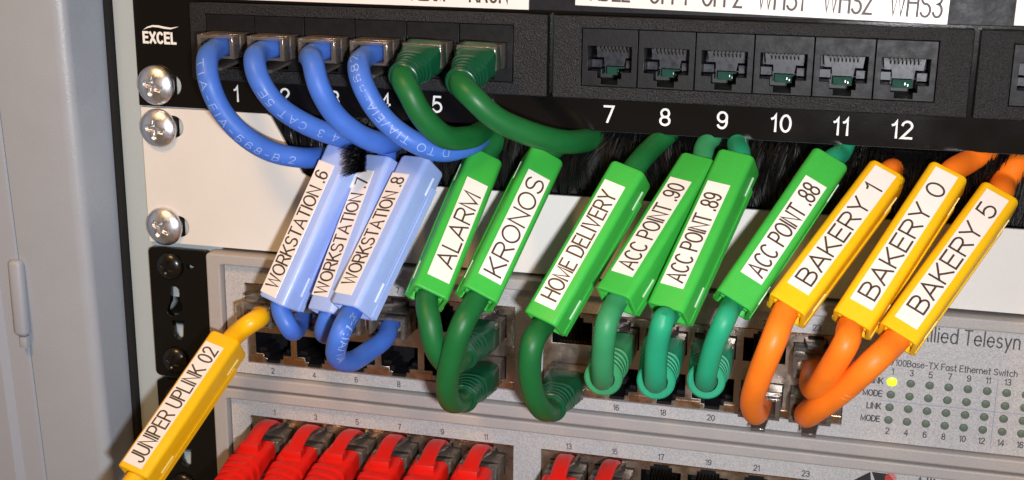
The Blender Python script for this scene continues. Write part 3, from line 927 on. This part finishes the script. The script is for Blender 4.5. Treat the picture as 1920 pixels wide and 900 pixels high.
top_cable(2, [(583, 105, -15), (587, 118, -23), (597, 160, -25), (628, 215, -22), (675, 254, -17), (715, 268, -10), (745, 262, 2), (760, 250, 8)], 3.1, M['blue'],
          'plain blue patch cable in socket 3 without visible print', GB)
top_cable(3, [(683, 108, -15), (672, 125, -23), (682, 163, -26), (718, 221, -25), (772, 264, -23), (830, 284, -17), (880, 272, -9), (905, 255, 2), (915, 245, 8)], 3.05, M['blue'],
          'blue patch cable in socket 4, next to the green boots', GB, prints=[("D TO TIA/EIA-5682", 57, 2.2, .22, M['print_pale'], .1, True, 1.3, .36)])
top_cable(4, [(755, 147, -26), (766, 170, -28.5), (790, 215, -27), (832, 256, -21), (880, 258, -11), (908, 245, 2), (925, 240, 8)], 3.3, M['dkgreen'],
          'dark green booted patch cable in socket 5, curving down above the alarm clip', GG, boot=(756, 147, -25))
top_cable(5, [(864, 158, -26), (884, 180, -28.5), (930, 222, -26), (1000, 253, -19), (1060, 266, -10), (1105, 262, 2), (1125, 255, 8)], 3.3, M['dkgreen'],
          'dark green booted patch cable in socket 6, sweeping right under the digits', GG, boot=(864, 157, -25))

# ---- label clips
CL, CW, CD = 48.6, 10.46, 9.1
def clip_mesh():
    """channel clip in its own frame: x across the front, z along it, front face at y=0, hollow and open below"""
    def prof(ins, r, z, y0=0.0):
        w2 = CW / 2 - ins; pts = []
        for cx, cy, a0 in ((w2 - r, y0 + ins + r, -90), (w2 - .8, CD - ins - .8, 0), (-w2 + .8, CD - ins - .8, 90), (-w2 + r, y0 + ins + r, 180)):
            rr = r if cy < CD / 2 else .8
            for k in range(6):
                a = math.radians(a0 + 90 * k / 5)
                pts.append(V3((cx + rr * math.cos(a), cy + rr * math.sin(a), z)))
        return pts
    mb = MB()
    rg = [prof(1.15, .9, CL - 4), prof(1.15, .9, .3), prof(.95, 1.0, 0), prof(.3, 1.4, 0), prof(0, 1.6, .35), prof(0, 1.6, CL - 1.1), prof(.3, 1.6, CL - .35), prof(1.0, 1.5, CL)]
    mb.rings(rg)
    for sx in (-1, 1):
        x0, x1 = sorted((sx * (CW / 2 - .1), sx * (CW / 2 + .28)))
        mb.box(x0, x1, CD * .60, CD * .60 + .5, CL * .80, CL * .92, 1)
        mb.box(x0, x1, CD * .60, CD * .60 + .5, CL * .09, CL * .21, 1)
        x0, x1 = sorted((sx * (CW / 2 - .1), sx * (CW / 2 + .07)))
        mb.box(x0, x1, CD * .66, CD * .66 + .16, CL * .22, CL * .80)
        x0, x1 = sorted((sx * (CW / 2 - .2), sx * (CW / 2 + .30)))
        mb.box(x0, x1, CD * .76, CD * .99, .4, CL * .87)
        # hooks seen in the open lower end
        x0, x1 = sorted((sx * (CW / 2 - 1.3), sx * (CW / 2 - 2.4)))
        mb.box(x0, x1, CD * .42, CD * .55, .5, CL * .4)
        mb.box(x0, x1, CD * .12, CD * .22, .2, CL * .4)
    return mb.mesh('clip_body', angle=40)
CM = clip_mesh()
CLIPS = {}
def clip(key, B, e, text, kind, t0, t1, tw, th, off, label, group, ink='ink_b', swf=.62, wfac=1.0):
    """B = middle of the lower front edge; sticker from t0 to t1 of the length, lettering between tw and th of the sticker"""
    R = Euler(e, 'XYZ'); m = M[kind]
    o = thing('label_clip', label, 'cable label', B, R, group)
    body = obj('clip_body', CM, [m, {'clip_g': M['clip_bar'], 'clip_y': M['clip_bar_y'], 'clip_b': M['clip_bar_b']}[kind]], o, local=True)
    body.scale = (wfac, 1, 1)
    sw = CW * wfac * swf; z0, z1 = CL * t0, CL * t1; xc = off * CW
    mb = MB(); mb.box(xc - sw / 2, xc + sw / 2, -.16, .02, z0, z1)
    st_ = obj('sticker', mb.mesh('sticker', bevel=.05, seg=1), M['paper'], o, local=True)
    st, tl = strokes(text)
    L = z1 - z0; k = L * (th - tw) / tl; hgt = sw * .72
    mb = MB(); n = 0
    for pl in st:
        n += 1
        vs, fs = ribbon([(x * k, y * hgt) for x, y in pl], .55)
        # reading upwards: letters run along z, their tops towards -x
        mb.add([V3((xc + hgt / 2 - v.y, -.185 - .003 * (n % 3), z0 + L * tw + v.x)) for v in vs], fs)
    obj('lettering', mb, M[ink], st_, local=True)
    Rm = R.to_matrix()
    CLIPS[key] = (V3(B) + Rm @ V3((0, CD / 2, 0)), V3(B) + Rm @ V3((0, CD / 2, CL)), Rm)
    return o
GC = 'plastic label clips snapped round the cables'
clip('W6', (47.691, -30.409, -49.013), (-0.495, 0.146, -0.404), "WORKSTATION .6", 'clip_b', .025, .88, .06, .93, -.15, 'pale blue clip with a sticker reading WORKSTATION .6', GC, swf=.60)
clip('W7', (64.28, -34.5, -49.13), (-0.60, -0.064, -0.40), "WORKSTATION .7", 'clip_b', .083, .89, .02, .93, -.15, 'pale blue clip with a sticker reading WORKSTATION .7', GC, swf=.60)
clip('W8', (74.303, -41.265, -44.276), (-0.733, -0.059, -0.396), "WORKSTATION .8", 'clip_b', .06, .867, .08, .96, -.15, 'pale blue clip with a sticker reading WORKSTATION .8', GC, swf=.60)
clip('AL', (100.523, -43.573, -37.662), (-0.795, 0.461, 0.279), "ALARM", 'clip_g', .088, .783, .13, .86, .03, 'bright green clip with a sticker reading ALARM', GC)
clip('KR', (113.993, -42.784, -37.346), (-0.732, 0.502, 0.227), "KRONOS", 'clip_g', .10, .833, .05, .95, .02, 'bright green clip with a sticker reading KRONOS', GC, swf=.65)
clip('HD', (129.274, -41.694, -43.022), (-0.673, 0.221, -0.343), "HOME DELIVERY", 'clip_g', .075, .87, .06, .92, -.04, 'bright green clip with a sticker reading HOME DELIVERY', GC)
clip('90', (148.705, -43.392, -33.471), (-0.899, 0.094, -0.377), "ACC POINT .90", 'clip_g', .12, .803, .06, .94, -.03, 'bright green clip with a sticker reading ACC POINT .90', GC)
clip('89', (162.217, -43.09, -36.342), (-0.756, 0.091, -0.318), "ACC POINT .89", 'clip_g', .122, .78, .05, .89, -.05, 'bright green clip with a sticker reading ACC POINT .89', GC)
clip('88', (179.448, -39.605, -34.187), (-0.7, 0.47, -0.147), "ACC POINT .88", 'clip_g', .15, .816, .05, .95, .03, 'bright green clip with a sticker reading ACC POINT .88', GC, swf=.60)
clip('B1', (192.53, -40.371, -33.628), (-0.83, 0.404, -0.297), "BAKERY 1", 'clip_y', .10, .964, .06, .86, -.01, 'yellow clip with a sticker reading BAKERY 1', GC, swf=.60)
clip('B0', (208.4, -37.984, -37.126), (-0.698, 0.37, -0.29), "BAKERY 0", 'clip_y', .094, .968, .06, .90, -.01, 'yellow clip with a sticker reading BAKERY 0', GC, swf=.60)
clip('B5', (219.87, -39.041, -39.201), (-0.769, 0.419, -0.303), "BAKERY 5", 'clip_y', .065, .956, .10, .91, -.01, 'yellow clip with a sticker reading BAKERY 5', GC, swf=.60)
clip('JU', (15.674, -57.074, -94.137), (-0.892, 0.209, -0.167), "JUNIPER UPLINK 02", 'clip_y', .032, .91, .04, .96, -.08, 'yellow clip with a sticker reading JUNIPER UPLINK 02', GC)

# ---- cables of the switch
def low_cable(key, k, upper, pts, tail, r, m, label, group, boot=None, bm=None, prints=(), dz=0, brx=5.8, brr=4.0):
    x, z = port_x(k), (ZU if upper else ZL) + dz
    root = thing('patch_cable', label, 'network cable', (x, -6, z), None, group)
    add_plug(root, x, z, 12.5, upper)
    c0, c1, Rm = CLIPS[key]
    P = [V3((x, -3, z)), V3((x, -9, z))] if not boot else [V3((x, -9, z))]
    if boot:
        e = at(*boot); d = (e - V3((x, -9.5, z))).normalized()
        P += [e - d * 3, e + d * 1.0]
    P += [at(*q) for q in pts]
    P += [c0, c0.lerp(c1, .35), c0.lerp(c1, .7), c1]
    P += [at(*q) for q in tail]
    path = spline(P)
    mb = MB(); mb.tube(path, uneven(r), 24)
    sh = obj('sheath', mb, m, root)
    if boot:
        obj('boot', boot_mb((x, -9.0, z), at(*boot), brx, 4.2, brr), bm, root)
    for a in prints: cable_print(sh, path, r, *a)
    return root
G1, G2, G3 = 'blue patch cables plugged into the upper switch', 'green patch cables plugged into the upper switch', 'orange patch cables plugged into the upper switch'
low_cable('W6', 1, True, [(556, 618, -19), (543, 616, -28)], [(650, 255, 2), (665, 245, 8)], 2.75, M['blue'], 'blue patch cable under the WORKSTATION .6 clip', G1, prints=[("-B", 16.5, 2.3, .26, M['print_pale'], -.4, True)])
low_cable('W7', 2, True, [(622, 626, -20), (607, 622, -29)], [(728, 262, 3), (735, 255, 8)], 2.75, M['blue'], 'blue patch cable hidden behind the WORKSTATION .7 clip', G1)
low_cable('W8', 3, True, [(722, 635, -17), (692, 658, -25), (655, 679, -36), (630, 665, -44), (640, 620, -47)], [(805, 268, 3), (815, 262, 8)], 2.85, M['blue'], 'blue patch cable looping out of the WORKSTATION .8 clip', G1, prints=[("5E-EIA/TIA", 58, 2.3, .26, M['print_pale'], .9, True)])
low_cable('AL', 5, True, [(842, 685, -40), (817, 655, -45), (806, 605, -45.5)], [(935, 258, 4), (945, 255, 8)], 3.1, M['dkgreen'], 'dark green booted patch cable under the ALARM clip', G2, boot=(868, 668, -28), bm=M['bootgreen'])
low_cable('KR', 5, False, [(845, 752, -38), (838, 722, -44), (848, 665, -47), (868, 605, -47)], [(1058, 265, 4), (1068, 258, 8)], 3.1, M['dkgreen'], 'dark green booted patch cable under the KRONOS clip', G2, boot=(868, 748, -28), bm=M['bootgreen'])
low_cable('HD', 6, False, [(1016, 766, -37), (1000, 738, -43), (993, 690, -46.5), (999, 640, -47)], [(1228, 272, 0), (1254, 250, 5), (1262, 246, 9)], 3.1, M['dkgreen'], 'dark green booted patch cable under the HOME DELIVERY clip', G2, boot=(1034, 765, -28), bm=M['bootgreen'])
low_cable('90', 7, True, [(1130, 706, -40), (1131, 660, -46), (1138, 605, -48)], [(1322, 275, 0), (1340, 252, 5), (1345, 248, 9)], 2.9, M['sage'], 'mid green booted patch cable under the ACC POINT .90 clip', G2, boot=(1131, 709, -34), bm=M['sage'], brr=4.9)
low_cable('89', 8, True, [(1229, 710, -40), (1232, 650, -46), (1243, 600, -48)], [(1383, 270, 1), (1386, 250, 5), (1388, 246, 9)], 2.9, M['teal'], 'teal booted patch cable under the ACC POINT .89 clip', G2, boot=(1230, 715, -34), bm=M['teal'], brr=4.9)
low_cable('88', 9, True, [(1324, 706, -39), (1338, 650, -44), (1360, 598, -45)], [(1577, 287, 1), (1588, 262, 5), (1590, 258, 9)], 2.75, M['teal'], 'teal booted patch cable under the ACC POINT .88 clip', G2, boot=(1324, 714, -33), bm=M['teal'], brr=4.8)
low_cable('B1', 10, False, [(1417, 775, -22), (1410, 752, -33), (1424, 705, -41), (1450, 640, -44)], [(1678, 318, 3), (1680, 318, 8)], 3.25, M['orange'], 'orange patch cable under the BAKERY 1 clip', G3)
low_cable('B0', 11, True, [(1521, 722, -24), (1533, 728, -33), (1562, 685, -41), (1588, 640, -43)], [(1815, 303, 1), (1845, 285, 5), (1855, 280, 9)], 3.25, M['orange'], 'orange patch cable under the BAKERY 0 clip', G3)
low_cable('B5', 11, False, [(1512, 779, -22), (1535, 764, -31), (1588, 724, -39), (1640, 676, -43)], [(1882, 342, 1), (1908, 308, 4), (1914, 300, 9)], 3.35, M['orange'], 'orange patch cable under the BAKERY 5 clip, reaching lowest', G3,
          prints=[("E188826", 16, 2.0, .24, M['print_orange'], -.2, False), ("LL", 44, 2.4, .26, M['print_orange'], .5, False)])
# the yellow uplink cable
low_cable('JU', 0, True, [], [], 3.0, M['yellow'], 'yellow uplink cable under the JUNIPER UPLINK 02 clip', 'yellow uplink cable') if False else None
x, z = port_x(0), ZU
root = thing('patch_cable', 'yellow patch cable running down into the JUNIPER UPLINK 02 clip', 'network cable', (x, -6, z))
add_plug(root, x, z, 14.0, True)
c0, c1, Rm = CLIPS['JU']
ax = (c0 - c1).normalized()
P = [V3((x, -3, z)), V3((x, -9, z)), at(487, 596, -15), at(468, 607, -19), c1, c1.lerp(c0, .5), c0, c0 + ax * 8, c0 + ax * 18 + V3((0, 4, -3))]
mb = MB(); mb.tube(spline(P), 3.0, 24)
obj('sheath', mb, M['yellow'], root)

# ---- red booted cables in the lower switch: one built, the rest copied
zr = ZU - 44.45
def red_cable():
    x = port_x(0)
    root = thing('patch_cable', 'red booted patch cable in socket 1 of the lower switch', 'network cable', (x, -6, zr), None, 'red patch cables in the lower switch')
    add_plug(root, x, zr, 12.5, True)
    mb = boot_mb((x, -14.0, zr + .2), (x - .6, -43, zr - 3.5), 5.5, 4.5, 4.6, .26, 6)
    obj('boot', mb, M['red'], root)
    # latch guard: an arched strip from above the socket back to a step on the boot
    prof = [(-1.9, 5.0), (-3.2, 6.3), (-5.2, 7.4), (-8, 8.1), (-11, 8.3), (-14, 7.9), (-17, 7.0), (-19.5, 6.1), (-21, 5.5)]
    rg = []
    for i, (y, zz) in enumerate(prof):
        hw = 2.35 if i < 7 else 2.6
        rg.append([V3((x + a, y, zr + zz + b)) for a, b in ((-hw, -1.1), (hw, -1.1), (hw, -.45), (hw - .35, -.1), (hw - 1.0, .1), (-hw + 1.0, .1), (-hw + .35, -.1), (-hw, -.45))])
    mb = MB(); mb.rings(rg)
    mb.box(x - 3.0, x + 3.0, -21.4, -18.4, zr + 3.0, zr + 5.9)
    obj('latch_guard', mb.mesh('latch_guard', bevel=.2), M['red'], root)
    mb = MB(); mb.tube(spline([V3((x - .5, -36, zr - 3)), V3((x - .8, -44, zr - 6)), V3((x - 1, -49, zr - 14)), V3((x - 1, -51, zr - 30)), V3((x, -50, zr - 52))]), 2.9, 20)
    obj('sheath', mb, M['red'], root)
    return root
rc = red_cable()
for k in range(1, 8):
    r_ = dup(rc, (port_x(k), -6, zr), 'red booted patch cable in socket %d of the lower switch' % (2 * k + 1))
    r_.rotation_euler = (rnd.gauss(0, .018), 0, rnd.gauss(0, .02))
